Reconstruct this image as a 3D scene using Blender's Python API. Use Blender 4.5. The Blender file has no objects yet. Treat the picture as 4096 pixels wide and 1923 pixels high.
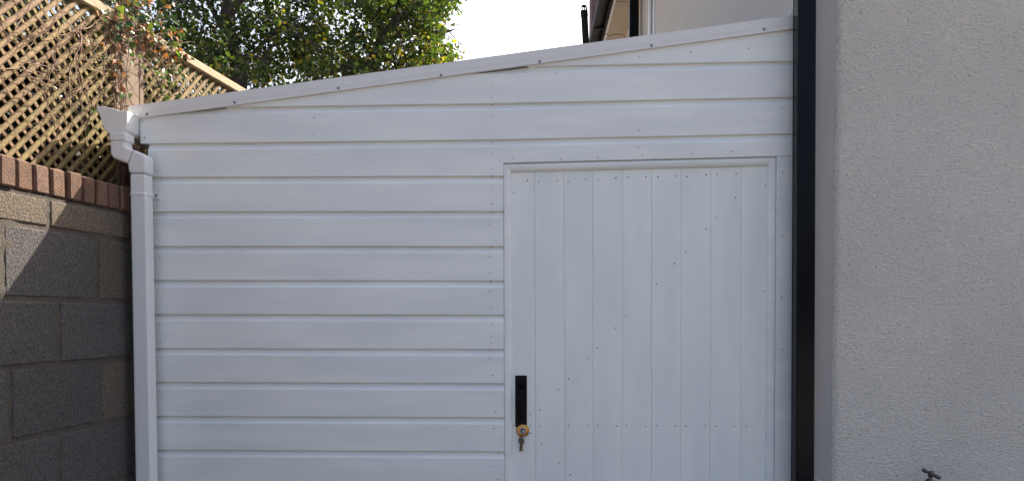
import bpy, math, random
import numpy as np
from mathutils import Vector, Matrix, noise

random.seed(7)
scene = bpy.context.scene
COL = scene.collection
R = math.radians

# ------------------------------------------------------------------ camera
F, CX, CY, W_PX, H_PX = 3050.0, 2048.0, 1358.0, 4096.0, 1923.0
CAM = Vector((0.0, -3.05, 1.45))
YAW, PITCH = R(1.5), R(1.75)
cam_d = bpy.data.cameras.new('camera')
cam_o = bpy.data.objects.new('camera', cam_d)
COL.objects.link(cam_o)
cam_o.location = CAM
cam_o.rotation_euler = (R(90) - PITCH, 0, YAW)
cam_d.sensor_width = 36.0
cam_d.lens = F / W_PX * 36.0
cam_d.shift_y = (CY - H_PX / 2) / W_PX
cam_d.clip_start = 0.05
cam_d.clip_end = 1000
scene.camera = cam_o

# ------------------------------------------------------------------ light
SUN = Vector((1.0, 1.1, 1.41)).normalized()          # towards the sun
sun_el = math.asin(SUN.z)
sun_az = math.atan2(SUN.x, SUN.y)                      # clockwise from +Y
world = bpy.data.worlds.new('World')
scene.world = world
world.use_nodes = True
wn = world.node_tree.nodes
sky = wn.new('ShaderNodeTexSky')
sky.sky_type = 'NISHITA'
sky.sun_disc = False
sky.sun_elevation = sun_el
sky.sun_rotation = sun_az
sky.air_density = 1.0
sky.dust_density = 8.0
sky.ozone_density = 1.0
wn['Background'].inputs['Strength'].default_value = 0.135
world.node_tree.links.new(sky.outputs[0], wn['Background'].inputs['Color'])
sl = bpy.data.lights.new('sun', 'SUN')
sl.energy = 5.0
sl.angle = R(0.5)
sl.color = (1.0, 0.90, 0.76)
so = bpy.data.objects.new('sun', sl)
COL.objects.link(so)
so.location = (3, 4, 8)
so.rotation_euler = SUN.to_track_quat('Z', 'Y').to_euler()

scene.view_settings.view_transform = 'Standard'
scene.view_settings.look = 'None'
scene.view_settings.gamma = 1.0
scene.view_settings.use_curve_mapping = False
scene.view_settings.exposure = 1.38

# ------------------------------------------------------------------ pixel -> point on a real plane
_r = Vector((math.cos(YAW), math.sin(YAW), 0))
_f = Vector((-math.sin(YAW) * math.cos(PITCH), math.cos(YAW) * math.cos(PITCH), -math.sin(PITCH)))
_u = _r.cross(_f)
def ray(px, py):
    return _f + _r * ((px - CX) / F) - _u * ((py - CY) / F)
def PY(px, py, y=0.0):
    d = ray(px, py)
    return CAM + d * ((y - CAM.y) / d.y)
def PXp(px, py, x):
    d = ray(px, py)
    return CAM + d * ((x - CAM.x) / d.x)

# ------------------------------------------------------------------ mesh helpers
class MB:
    def __init__(self):
        self.v, self.f, self.s = [], [], []
    def add(self, verts, faces, smooth=False):
        o = len(self.v)
        self.v += [tuple(p) for p in verts]
        self.f += [tuple(i + o for i in f) for f in faces]
        self.s += [smooth] * len(faces)
        return self
    def box(self, a, b, bev=0.0):
        x0, y0, z0 = [min(p, q) for p, q in zip(a, b)]
        x1, y1, z1 = [max(p, q) for p, q in zip(a, b)]
        if bev <= 0:
            vs = [(x0,y0,z0),(x1,y0,z0),(x1,y1,z0),(x0,y1,z0),(x0,y0,z1),(x1,y0,z1),(x1,y1,z1),(x0,y1,z1)]
            return self.add(vs, [(0,3,2,1),(4,5,6,7),(0,1,5,4),(1,2,6,5),(2,3,7,6),(3,0,4,7)])
        # chamfered box: 24 vertices
        b_ = bev
        vs, idx = [], {}
        for ix, x in enumerate((x0, x1)):
            for iy, y in enumerate((y0, y1)):
                for iz, z in enumerate((z0, z1)):
                    sx, sy, sz = (1 - 2*ix)*b_, (1 - 2*iy)*b_, (1 - 2*iz)*b_
                    idx[ix,iy,iz,'x'] = len(vs); vs.append((x, y+sy, z+sz))
                    idx[ix,iy,iz,'y'] = len(vs); vs.append((x+sx, y, z+sz))
                    idx[ix,iy,iz,'z'] = len(vs); vs.append((x+sx, y+sy, z))
        fs = []
        g = lambda a,b,c,k: idx[a,b,c,k]
        fs += [(g(0,0,0,'x'),g(0,0,1,'x'),g(0,1,1,'x'),g(0,1,0,'x')), (g(1,0,0,'x'),g(1,1,0,'x'),g(1,1,1,'x'),g(1,0,1,'x'))]
        fs += [(g(0,0,0,'y'),g(1,0,0,'y'),g(1,0,1,'y'),g(0,0,1,'y')), (g(0,1,0,'y'),g(0,1,1,'y'),g(1,1,1,'y'),g(1,1,0,'y'))]
        fs += [(g(0,0,0,'z'),g(0,1,0,'z'),g(1,1,0,'z'),g(1,0,0,'z')), (g(0,0,1,'z'),g(1,0,1,'z'),g(1,1,1,'z'),g(0,1,1,'z'))]
        for a in (0,1):
            for c in (0,1):
                fs.append((g(a,c,0,'x'),g(a,c,1,'x'),g(a,c,1,'y'),g(a,c,0,'y')))
                fs.append((g(a,0,c,'x'),g(a,1,c,'x'),g(a,1,c,'z'),g(a,0,c,'z')))
                fs.append((g(0,a,c,'y'),g(1,a,c,'y'),g(1,a,c,'z'),g(0,a,c,'z')))
        for a in (0,1):
            for c in (0,1):
                for e in (0,1):
                    fs.append((g(a,c,e,'x'),g(a,c,e,'y'),g(a,c,e,'z')))
        return self.add(vs, fs)
    def tube(self, pts, rad, n=8, cap=True, smooth=True):
        pts = [Vector(p) for p in pts]
        m = len(pts)
        rads = rad if isinstance(rad, (list, tuple)) else [rad] * m
        vs, fs = [], []
        prev = None
        for i, p in enumerate(pts):
            t = (pts[min(i+1, m-1)] - pts[max(i-1, 0)]).normalized()
            if prev is None:
                a = t.orthogonal().normalized()
            else:
                a = (prev - t * prev.dot(t))
                a = a.normalized() if a.length > 1e-6 else t.orthogonal().normalized()
            prev = a
            b = t.cross(a)
            for k in range(n):
                w = 2 * math.pi * k / n
                vs.append(p + (a * math.cos(w) + b * math.sin(w)) * rads[i])
        for i in range(m - 1):
            for k in range(n):
                fs.append((i*n+k, i*n+(k+1) % n, (i+1)*n+(k+1) % n, (i+1)*n+k))
        self.add(vs, fs, smooth)
        if cap:
            self.add(vs[:n], [tuple(range(n))[::-1]])
            self.add(vs[-n:], [tuple(range(n))])
        return self
    def prism(self, poly, ext):
        """poly: list of Vectors, ext: extrusion vector"""
        n = len(poly)
        ext = Vector(ext)
        vs = [Vector(p) for p in poly] + [Vector(p) + ext for p in poly]
        fs = [tuple(range(n)), tuple(range(2*n-1, n-1, -1))]
        fs += [(i, i+n, (i+1) % n + n, (i+1) % n) for i in range(n)]
        return self.add(vs, fs)
    def lathe(self, c, axis, prof, n=20, smooth=True):
        c, axis = Vector(c), Vector(axis).normalized()
        a = axis.orthogonal().normalized(); b = axis.cross(a)
        vs, fs = [], []
        for r, h in prof:
            for k in range(n):
                w = 2*math.pi*k/n
                vs.append(c + axis*h + (a*math.cos(w) + b*math.sin(w))*r)
        for i in range(len(prof)-1):
            for k in range(n):
                fs.append((i*n+k, i*n+(k+1) % n, (i+1)*n+(k+1) % n, (i+1)*n+k))
        return self.add(vs, fs, smooth)
    def mesh(self, name):
        me = bpy.data.meshes.new(name)
        me.from_pydata(self.v, [], self.f)
        me.polygons.foreach_set('use_smooth', self.s)
        me.update()
        return me
    def build(self, name, mat, parent=None, normals=True, **kw):
        me = self.mesh(name)
        if normals:
            import bmesh
            bm = bmesh.new(); bm.from_mesh(me)
            bmesh.ops.recalc_face_normals(bm, faces=bm.faces)
            bm.to_mesh(me); bm.free()
        return link(name, me, mat, parent, **kw)

def link(name, me, mat, parent=None, bevel=0.0, color=None, kind=None, label=None, smooth_angle=False):
    o = bpy.data.objects.new(name, me)
    COL.objects.link(o)
    if mat is not None and not me.materials:
        me.materials.append(M[mat])
    if parent is not None:
        o.parent = parent
        o.matrix_parent_inverse = world_of(parent).inverted()
    if bevel:
        b = o.modifiers.new('bevel', 'BEVEL'); b.width = bevel; b.segments = 2; b.limit_method = 'ANGLE'; b.angle_limit = R(35)
    if color: o.color = (*color, 1)
    if kind: o['kind'] = kind
    if label: o['label'] = label
    return o
def world_of(o):
    m = Matrix.LocRotScale(o.location, o.rotation_euler, o.scale)
    if o.parent: m = world_of(o.parent) @ o.matrix_parent_inverse @ m
    return m
def thing(name, loc, label, cat, group=None):
    o = bpy.data.objects.new(name, None)
    COL.objects.link(o); o.location = loc
    o.empty_display_size = 0.1
    return tag(o, label, cat, group)
def tag(o, label, cat, group=None):
    o['label'] = label; o['category'] = cat
    if group: o['group'] = group
    return o

# ------------------------------------------------------------------ materials
M = {}
def newmat(name, base, rough=0.6, metal=0.0, spec=0.5, noise_amt=0.0, noise_scale=8.0, col2=None, objcol=False,
           bump=0.0, bump_scale=60.0, bump_detail=4.0, stretch=(1,1,1), rnd=0.0, dist=0.002):
    m = bpy.data.materials.new(name); m.use_nodes = True
    nt = m.node_tree; N = nt.nodes; L = nt.links
    bs = N['Principled BSDF']
    bs.inputs['Roughness'].default_value = rough
    bs.inputs['Metallic'].default_value = metal
    bs.inputs['Specular IOR Level'].default_value = spec
    tc = N.new('ShaderNodeTexCoord')
    mp = N.new('ShaderNodeMapping'); mp.inputs['Scale'].default_value = stretch
    oi = N.new('ShaderNodeObjectInfo')
    va = N.new('ShaderNodeVectorMath'); va.operation = 'ADD'
    ml = N.new('ShaderNodeVectorMath'); ml.operation = 'SCALE'; ml.inputs[0].default_value = (13.1, 7.7, 5.3)
    L.new(oi.outputs['Random'], ml.inputs['Scale'])
    L.new(tc.outputs['Object'], va.inputs[0]); L.new(ml.outputs[0], va.inputs[1])
    L.new(va.outputs[0], mp.inputs['Vector'])
    col = None
    rgb = N.new('ShaderNodeRGB'); rgb.outputs[0].default_value = (*base, 1)
    col = rgb.outputs[0]
    if noise_amt:
        nz = N.new('ShaderNodeTexNoise'); nz.inputs['Scale'].default_value = noise_scale; nz.inputs['Detail'].default_value = 5
        L.new(mp.outputs[0], nz.inputs['Vector'])
        rp = N.new('ShaderNodeMapRange'); rp.inputs[1].default_value = 0.35; rp.inputs[2].default_value = 0.65
        rp.inputs[3].default_value = 0; rp.inputs[4].default_value = noise_amt
        L.new(nz.outputs['Fac'], rp.inputs[0])
        mx = N.new('ShaderNodeMix'); mx.data_type = 'RGBA'
        c2 = col2 if col2 else tuple(c*0.5 for c in base)
        mx.inputs[7].default_value = (*c2, 1)
        L.new(rp.outputs[0], mx.inputs[0]); L.new(col, mx.inputs[6]); col = mx.outputs[2]
    if objcol:
        mu = N.new('ShaderNodeMix'); mu.data_type = 'RGBA'; mu.blend_type = 'MULTIPLY'; mu.inputs[0].default_value = 1
        L.new(col, mu.inputs[6]); L.new(oi.outputs['Color'], mu.inputs[7]); col = mu.outputs[2]
    if rnd:
        hs = N.new('ShaderNodeHueSaturation')
        mr = N.new('ShaderNodeMapRange'); mr.inputs[3].default_value = 1-rnd; mr.inputs[4].default_value = 1+rnd
        L.new(oi.outputs['Random'], mr.inputs[0]); L.new(mr.outputs[0], hs.inputs['Value'])
        L.new(col, hs.inputs['Color']); col = hs.outputs[0]
    L.new(col, bs.inputs['Base Color'])
    if bump:
        nb = N.new('ShaderNodeTexNoise'); nb.inputs['Scale'].default_value = bump_scale; nb.inputs['Detail'].default_value = bump_detail
        L.new(mp.outputs[0], nb.inputs['Vector'])
        bp = N.new('ShaderNodeBump'); bp.inputs['Strength'].default_value = bump; bp.inputs['Distance'].default_value = dist
        L.new(nb.outputs['Fac'], bp.inputs['Height']); L.new(bp.outputs[0], bs.inputs['Normal'])
    M[name] = m
    m['_col'] = 0
    return m, N, L, bs, mp, col

newmat('white_paint', (0.835,0.855,0.83), rough=0.45, noise_amt=0.6, noise_scale=4.5, col2=(0.69,0.72,0.73), stretch=(0.55,1,2.4),
       bump=0.3, bump_scale=90, bump_detail=3)
newmat('door_paint', (0.825,0.85,0.825), rough=0.42, noise_amt=0.55, noise_scale=4, col2=(0.69,0.72,0.73), stretch=(2.0,1,0.45),
       bump=0.25, bump_scale=90, bump_detail=3)
newmat('trim_pvc', (0.74,0.73,0.71), rough=0.4, noise_amt=0.3, noise_scale=3, col2=(0.68,0.67,0.65))
newmat('pipe_pvc', (0.74,0.765,0.77), rough=0.38, noise_amt=0.35, noise_scale=5, col2=(0.69,0.69,0.70), bump=0.06, bump_scale=25)
newmat('dark_pvc', (0.005,0.006,0.009), rough=0.16, spec=0.10, noise_amt=0.4, noise_scale=3, col2=(0.012,0.012,0.014))
newmat('nail', (0.02,0.02,0.025), rough=0.6)
newmat('screw', (0.28,0.29,0.31), rough=0.35, metal=0.9)
newmat('black_iron', (0.004,0.004,0.006), rough=0.35, spec=0.1)
newmat('brass', (0.62,0.33,0.09), rough=0.28, metal=1.0, noise_amt=0.5, noise_scale=30, col2=(0.40,0.19,0.05))
newmat('steel', (0.5,0.49,0.47), rough=0.25, metal=1.0)
newmat('key_dark', (0.10,0.095,0.09), rough=0.35, metal=0.9)
newmat('render_smooth', (0.37,0.35,0.33), rough=0.85, noise_amt=0.4, noise_scale=4, col2=(0.30,0.295,0.295), bump=0.25, bump_scale=160)
newmat('wall_side', (0.66,0.60,0.525), rough=0.9, noise_amt=0.35, noise_scale=2.5, col2=(0.60,0.54,0.47), bump=0.3, bump_scale=90)
newmat('brick', (0.165,0.09,0.06), rough=0.9, objcol=True, noise_amt=0.6, noise_scale=55, col2=(0.07,0.042,0.032), bump=0.8, bump_scale=140, rnd=0.12, dist=0.004)
newmat('block', (0.150,0.130,0.112), rough=0.95, objcol=True, noise_amt=0.75, noise_scale=130, col2=(0.036,0.033,0.032), bump=1.0, bump_scale=170, bump_detail=6, rnd=0.08, dist=0.006)
newmat('mortar', (0.078,0.066,0.055), rough=0.95, noise_amt=0.6, noise_scale=40, col2=(0.06,0.05,0.04), bump=0.8, bump_scale=120, dist=0.004)
newmat('slat_wood', (0.235,0.148,0.086), rough=0.85, objcol=True, noise_amt=0.65, noise_scale=45, col2=(0.105,0.068,0.043), bump=0.8, bump_scale=130, rnd=0.15, dist=0.003)
newmat('rail_wood', (0.40,0.305,0.205), rough=0.85, noise_amt=0.6, noise_scale=60, col2=(0.25,0.19,0.13), bump=0.5, bump_scale=150)
newmat('post_wood', (0.20,0.145,0.105), rough=0.9, noise_amt=0.7, noise_scale=18, col2=(0.12,0.09,0.07), stretch=(3,3,0.4), bump=0.6, bump_scale=70)
newmat('bark', (0.085,0.068,0.055), rough=0.95, noise_amt=0.7, noise_scale=20, col2=(0.04,0.033,0.03), bump=0.8, bump_scale=50, dist=0.008)
newmat('stem', (0.17,0.10,0.062), rough=0.8, noise_amt=0.6, noise_scale=60, col2=(0.09,0.055,0.04), rnd=0.25)
newmat('soffit', (0.50,0.42,0.32), rough=0.6, noise_amt=0.5, noise_scale=3, col2=(0.40,0.31,0.22))
newmat('fascia', (0.012,0.012,0.015), rough=0.7, spec=0.2, noise_amt=0.4, noise_scale=8, col2=(0.02,0.019,0.018))
newmat('white_trim', (0.80,0.80,0.80), rough=0.35)
newmat('chimney', (0.115,0.065,0.065), rough=0.9, noise_amt=0.7, noise_scale=6, col2=(0.16,0.14,0.15), bump=0.5, bump_scale=30)
newmat('roof_tile', (0.10,0.065,0.06), rough=0.85, noise_amt=0.5, noise_scale=5)
newmat('roof_felt', (0.12,0.12,0.125), rough=0.9, noise_amt=0.5, noise_scale=12)
newmat('paving', (0.19,0.165,0.14), rough=0.95, noise_amt=0.6, noise_scale=3, col2=(0.14,0.125,0.105), bump=0.4, bump_scale=60)
newmat('glass_dark', (0.012,0.014,0.016), rough=0.08)
newmat('timber_inner', (0.18,0.14,0.10), rough=0.9)

# roughcast render: two voronoi / noise scales of relief
m, N, L, bs, mp, col = newmat('roughcast', (0.67,0.63,0.575), rough=0.9, noise_amt=0.6, noise_scale=1.8, col2=(0.585,0.55,0.505))
n1 = N.new('ShaderNodeTexNoise'); n1.inputs['Scale'].default_value = 112; n1.inputs['Detail'].default_value = 4; n1.inputs['Distortion'].default_value = 0.6
mp2 = N.new('ShaderNodeMapping'); mp2.inputs['Scale'].default_value = (0.75, 1, 1.35); L.new(mp.outputs[0], mp2.inputs['Vector'])
L.new(mp2.outputs[0], n1.inputs['Vector'])
rr = N.new('ShaderNodeMapRange'); rr.inputs[1].default_value = 0.36; rr.inputs[2].default_value = 0.60; L.new(n1.outputs['Fac'], rr.inputs[0])
bp = N.new('ShaderNodeBump'); bp.inputs['Strength'].default_value = 0.8; bp.inputs['Distance'].default_value = 0.0045
L.new(rr.outputs[0], bp.inputs['Height']); L.new(bp.outputs[0], bs.inputs['Normal'])
# darker colour in the pits of the dash
pit = N.new('ShaderNodeMapRange'); pit.inputs[1].default_value = 0.30; pit.inputs[2].default_value = 0.38; pit.inputs[3].default_value = 0.55; pit.inputs[4].default_value = 1.0
L.new(n1.outputs['Fac'], pit.inputs[0])
pm = N.new('ShaderNodeMix'); pm.data_type = 'RGBA'; pm.blend_type = 'MULTIPLY'; pm.inputs[0].default_value = 1
L.new(col, pm.inputs[6]); L.new(pit.outputs[0], pm.inputs[7]); L.new(pm.outputs[2], bs.inputs['Base Color'])

def leafmat(name, stops, transl=0.5, rough=0.4, use_attr=True):
    m = bpy.data.materials.new(name); m.use_nodes = True
    nt = m.node_tree; N = nt.nodes; L = nt.links
    bs = N['Principled BSDF']; bs.inputs['Roughness'].default_value = rough
    ramp = N.new('ShaderNodeValToRGB')
    el = ramp.color_ramp.elements
    el[0].position = stops[0][0]; el[0].color = (*stops[0][1], 1)
    el[1].position = stops[-1][0]; el[1].color = (*stops[-1][1], 1)
    for p, c in stops[1:-1]:
        e = el.new(p); e.color = (*c, 1)
    if use_attr:
        at = N.new('ShaderNodeAttribute'); at.attribute_name = 'rnd'; L.new(at.outputs['Fac'], ramp.inputs[0])
    else:
        oi = N.new('ShaderNodeObjectInfo'); L.new(oi.outputs['Random'], ramp.inputs[0])
    L.new(ramp.outputs[0], bs.inputs['Base Color'])
    tr = N.new('ShaderNodeBsdfTranslucent')
    gm = N.new('ShaderNodeMix'); gm.data_type = 'RGBA'; gm.blend_type = 'MULTIPLY'; gm.inputs[0].default_value = 1; gm.inputs[7].default_value = (1.6,1.5,0.7,1)
    L.new(ramp.outputs[0], gm.inputs[6]); L.new(gm.outputs[2], tr.inputs['Color'])
    ms = N.new('ShaderNodeMixShader'); ms.inputs[0].default_value = transl
    L.new(bs.outputs[0], ms.inputs[1]); L.new(tr.outputs[0], ms.inputs[2]); L.new(ms.outputs[0], N['Material Output'].inputs['Surface'])
    M[name] = m
leafmat('leaf_dark', [(0.0,(0.018,0.036,0.014)),(0.65,(0.038,0.070,0.018)),(0.88,(0.09,0.13,0.02)),(1.0,(0.24,0.19,0.02))], 0.5)
leafmat('leaf_yellow', [(0.0,(0.018,0.038,0.013)),(0.6,(0.045,0.085,0.018)),(0.88,(0.10,0.135,0.02)),(1.0,(0.26,0.22,0.025))], 0.55)
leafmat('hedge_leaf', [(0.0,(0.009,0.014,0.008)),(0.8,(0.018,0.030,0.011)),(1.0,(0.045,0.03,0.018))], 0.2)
leafmat('ivy_leaf', [(0.0,(0.025,0.055,0.02)),(0.6,(0.05,0.10,0.025)),(1.0,(0.13,0.19,0.03))], 0.35, rough=0.22, use_attr=False)
leafmat('dry_leaf', [(0.0,(0.22,0.085,0.035)),(0.6,(0.30,0.13,0.06)),(1.0,(0.38,0.22,0.12))], 0.3, rough=0.6, use_attr=False)

# ------------------------------------------------------------------ ground
g = MB().box((-60,-60,-0.3), (60,90,0.0)).build('ground', 'paving'); g['kind'] = 'structure'

# ================================================================== SHED
XL, XR = -1.575, 1.045
shed = thing('shed', (-0.25, 0.0, 0.0), 'white painted lean-to shed with horizontal cladding and plank door', 'shed')

# measured lower edges of the cladding rows: pixel (x, y) samples along each row
rows_px = [
    [(2131,266),(2793,252),(3174,244)],
    [(888,430),(1960,414),(3160,389)],
    [(560,575),(1960,559),(3160,534.5)],
    [(700,708),(1960,704),(2400,702),(3160,697)],
    [(700,846),(1960,844.5)], [(700,984),(1960,985)], [(700,1120),(1960,1122)], [(700,1256),(1960,1258.5)],
    [(700,1392),(1960,1396)], [(700,1527),(1960,1532)], [(700,1663),(1960,1668)], [(700,1798),(1960,1804)], [(700,1933),(1960,1940)],
]
rows = []
for r_ in rows_px:
    rows.append([(PY(x, y).x, PY(x, y).z) for x, y in r_])
while min(p[1] for p in rows[-1]) > 0.15:
    rows.append([(x, z - 0.1365) for x, z in rows[-1]])
def zrow(k, x):
    pts = rows[k]
    if x <= pts[0][0]: a, b = pts[0], pts[1]
    else:
        for a, b in zip(pts[:-1], pts[1:]):
            if x <= b[0]: break
    t = (x - a[0]) / (b[0] - a[0])
    return a[1] + t * (b[1] - a[1])
bt0, bt1 = PY(525, 430), PY(3177, 67)      # top edge of the barge trim
bb0, bb1 = PY(560, 476), PY(3177, 119)     # its lower edge
def lin(a, b, x): return a.z + (b.z - a.z) * (x - a.x) / (b.x - a.x)
barge_top = lambda x: lin(bt0, bt1, x)
barge_low = lambda x: lin(bb0, bb1, x)

DL0, DL1 = PY(2013, 652), PY(2018, 1923)
DR0, DR1 = PY(3106, 625), PY(3098, 1923)
def xdl(z): return DL0.x + (DL1.x - DL0.x) * (z - DL0.z) / (DL1.z - DL0.z)
def xdr(z): return DR0.x + (DR1.x - DR0.x) * (z - DR0.z) / (DR1.z - DR0.z)
def zdt(x): return DL0.z + (DR0.z - DL0.z) * (x - DL0.x) / (DR0.x - DL0.x)

def cladding(k, x0, x1, bottom=None, extra=()):
    """one shiplap board: row k, its scooped top tucked under the board above"""
    n = max(6, int((x1 - x0) / 0.06))
    xs = sorted([x0 + (x1 - x0) * i / n for i in range(n + 1)] + list(extra))
    n = len(xs) - 1
    mb = MB(); vs = []; fs = []
    prof_n = 12
    ph = random.uniform(0, 20)
    tilt = random.uniform(-0.0012, 0.0012)
    for i, x in enumerate(xs):
        zt = zrow(k-1, x) if k > 0 else zrow(0, x) + 0.145
        zb = zrow(k, x) if bottom is None else bottom(x)
        lim = (barge_top(x) + barge_low(x)) / 2 - 0.004
        wob = 0.0009 * noise.noise(Vector((x*2.3 + ph, ph, 0))) + tilt
        wz = 0.0007 * noise.noise(Vector((x*9 + ph, 3, ph)))
        pr = [(0.024, zt+0.012), (0.0130, zt+0.012), (0.0130, zt-0.001), (0.0114, zt-0.0065), (0.0080, zt-0.0140), (0.0044, zt-0.0210),
              (0.0006+wob, zt-0.0270), (0.0+wob, zt-0.0285+wz), (0.0+wob, zb+0.0022), (0.0010+wob, zb+0.0006), (0.0025+wob, zb+wz*0.6), (0.024, zb+wz*0.6)]
        for y, z in pr:
            vs.append((x, y, min(z, lim)))
    for i in range(n):
        for j in range(prof_n):
            a = i*prof_n + j; b = i*prof_n + (j+1) % prof_n
            fs.append((a, b, b + prof_n, a + prof_n))
    mb.add(vs, fs)
    mb.add(vs[:prof_n], [tuple(range(prof_n))])
    mb.add(vs[-prof_n:], [tuple(range(prof_n-1, -1, -1))])
    o = mb.build('cladding_board', 'white_paint', shed)
    return o
def x_where(k, off=0.012):
    """where row k's lower edge comes out from under the barge"""
    x = XL
    while x < XR and zrow(k, x) + off > (barge_top(x) + barge_low(x))/2: x += 0.01
    return x
wall_at_left = -1.545
for k in range(len(rows)):
    if k <= 1:
        cladding(k, x_where(k), XR)
    elif k == 2:
        cladding(k, XL, XR)
    elif k == 3:
        xm = PY(2013, 660).x
        # this board is notched to the head of the door frame and carries on above it
        cladding(k, wall_at_left, XR, bottom=lambda x: zdt(x) if x > xm else zrow(3, x), extra=(xm-0.0003, xm+0.0003))
    else:
        zc = zrow(k, 0) + 0.07
        cladding(k, wall_at_left, xdl(zc) - 0.0006)
# backing behind the boards, side walls, roof
mb = MB()
mb.prism([Vector((XL+0.01,0.025,0.0)), Vector((DL0.x-0.02,0.025,0.0)), Vector((DL0.x-0.02,0.025,barge_low(DL0.x)-0.01)), Vector((XL+0.01,0.025,barge_low(XL)-0.01))], (0,0.05,0))
mb.prism([Vector((DL0.x-0.02,0.025,zdt(DL0.x)-0.01)), Vector((XR,0.025,zdt(XR)-0.01)), Vector((XR,0.025,barge_low(XR)-0.01)), Vector((DL0.x-0.02,0.025,barge_low(DL0.x)-0.01))], (0,0.05,0))
mb.build('wall_frame', 'timber_inner', shed)
ZE, ZR = barge_low(XL) - 0.004, barge_low(XR) - 0.004
DEP = 2.6
MB().box((XL+0.01, 0.08, 0), (XL+0.05, DEP, ZE-0.02)).build('side_wall', 'white_paint', shed)
mb = MB(); mb.prism([Vector((XL+0.06,DEP,0)), Vector((XR,DEP,0)), Vector((XR,DEP,ZR-0.03)), Vector((XL+0.06,DEP,ZE-0.03))], (0,0.04,0)); mb.build('back_wall', 'white_paint', shed)
mb = MB(); mb.prism([Vector((XL-0.03,0.004,ZE)), Vector((XR-0.002,0.004,ZR)), Vector((XR-0.002,0.004,ZR+0.028)), Vector((XL-0.03,0.004,ZE+0.028))], (0,DEP+0.1,0)); mb.build('roof', 'roof_felt', shed)
# barge trim: folded section with twin grooves
xa, xb = PY(520, 440).x, PY(3176.5, 90).x
def barge_part(name, s0, s1, y0, y1, xa_=xa, xb_=xb, bev=0.0):
    q = lambda x, s: barge_top(x) + (barge_low(x) - barge_top(x)) * s
    mb = MB()
    mb.prism([Vector((xa_,y0,q(xa_,s0))), Vector((xb_,y0,q(xb_,s0))), Vector((xb_,y0,q(xb_,s1))), Vector((xa_,y0,q(xa_,s1)))], (0,y1-y0,0))
    return mb.build(name, 'trim_pvc', barge if name != 'barge_trim' else shed, bevel=bev)
barge = barge_part('barge_trim', 0.0, 0.600, -0.012, 0.003)
barge_part('lip_strip', 0.607, 0.715, -0.012, 0.003)
xa2 = PY(556, 470).x
barge_part('lip_strip', 0.722, 1.0, -0.012, 0.003, xa_=xa2)
barge_part('groove_strip', 0.595, 0.728, -0.0105, 0.002, xa_=xa+0.002)
# top return of the trim over the roof edge
mb = MB(); mb.prism([Vector((xa,-0.0115,barge_top(xa)+0.0005)), Vector((xb,-0.0115,barge_top(xb)+0.0005)), Vector((xb,-0.0115,barge_top(xb)+0.0025)), Vector((xa,-0.0115,barge_top(xa)+0.0025))], (0,0.10,0))
mb.build('top_return', 'trim_pvc', barge)
def screw(c, parent, r=0.0040, ax=(0,-1,0)):
    mb = MB()
    mb.lathe(c, ax, [(r*1.5,-0.001),(r*1.5,0.0006),(r*1.2,0.0012),(r,0.0014),(r*0.95,0.0026),(r*0.4,0.0030),(r*0.35,0.0012),(0.00001,0.001)], 12)
    return mb.build('screw', 'screw', parent)
for px, py in [(588,457),(939,410),(1354,353),(1764,301),(2159,247),(2606,183),(3056,118)]:
    screw(PY(px, py, -0.012), barge)
# clip at the lower end of the trim
c = PY(552, 458, -0.014)
MB().box(c + Vector((-0.006,0,-0.012)), c + Vector((0.005,0.02,0.006)), 0.002).build('end_clip', 'trim_pvc', barge)
MB().box(Vector((c.x-0.003,-0.011,c.z-0.020)), Vector((c.x+0.006,0.0,c.z-0.0125)), 0.001).build('end_clip', 'trim_pvc', barge)

# ---- door
door = bpy.data.objects.new('door', None); COL.objects.link(door); door.location = ((DL0.x+DR0.x)/2, 0.01, 0.03)
door.parent = shed; door.matrix_parent_inverse = world_of(shed).inverted(); door.empty_display_size = 0.1
YD = 0.022
joints_top = [2030, 2137, 2254, 2370, 2488, 2605, 2723, 2843, 2964.5, 3088]
joints_bot = [2034, 2143, 2257, 2371.5, 2487, 2605, 2722, 2839, 2960, 3084]
ztop = lambda x: zdt(x) - 0.012
for i in range(9):
    a0, b0 = PY(joints_top[i], 690, YD).x, PY(joints_top[i+1], 690, YD).x
    a1, b1 = PY(joints_bot[i], 1923, YD).x, PY(joints_bot[i+1], 1923, YD).x
    z0, z1 = PY(2500, 690, YD).z, PY(2500, 1923, YD).z
    ln = lambda p, q, z: p + (q - p) * (z - z0) / (z1 - z0)
    dy = random.uniform(-0.0006, 0.0006)
    vs, fs = [], []
    n = 24
    gl, gr_ = (0.0016 if i % 3 else 0.0024), (0.0013 if i % 2 else 0.0020)
    for k in range(n + 1):
        z = 0.04 + (zdt((a0+b0)/2) - 0.012 - 0.04) * k / n
        xl, xr = ln(a0, a1, z) + 0.0002, ln(b0, b1, z) - 0.0002
        wl = 0.0005*noise.noise(Vector((z*5, i*3.1, 1)))
        y = YD + dy
        pr = [(xl, y+0.015), (xl, y+gl), (xl+0.0022+wl, y+0.0002), (xl+0.003+wl, y), (xr-0.003+wl, y), (xr-0.0018+wl, y+0.0002), (xr, y+gr_), (xr, y+0.015)]
        vs += [(p[0], p[1], z) for p in pr]
    for k in range(n):
        for j in range(8):
            a = k*8+j; b = k*8+(j+1) % 8
            fs.append((a, b, b+8, a+8))
    mb = MB(); mb.add(vs, fs); mb.add(vs[:8], [tuple(range(8))]); mb.add(vs[-8:], [tuple(range(7,-1,-1))])
    mb.build('door_board', 'door_paint', door)
MB().box((DL0.x+0.005, YD+0.0165, 0.04), (DR0.x-0.005, YD+0.05, ztop(DL0.x)-0.01)).build('door_backing', 'timber_inner', door)

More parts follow.
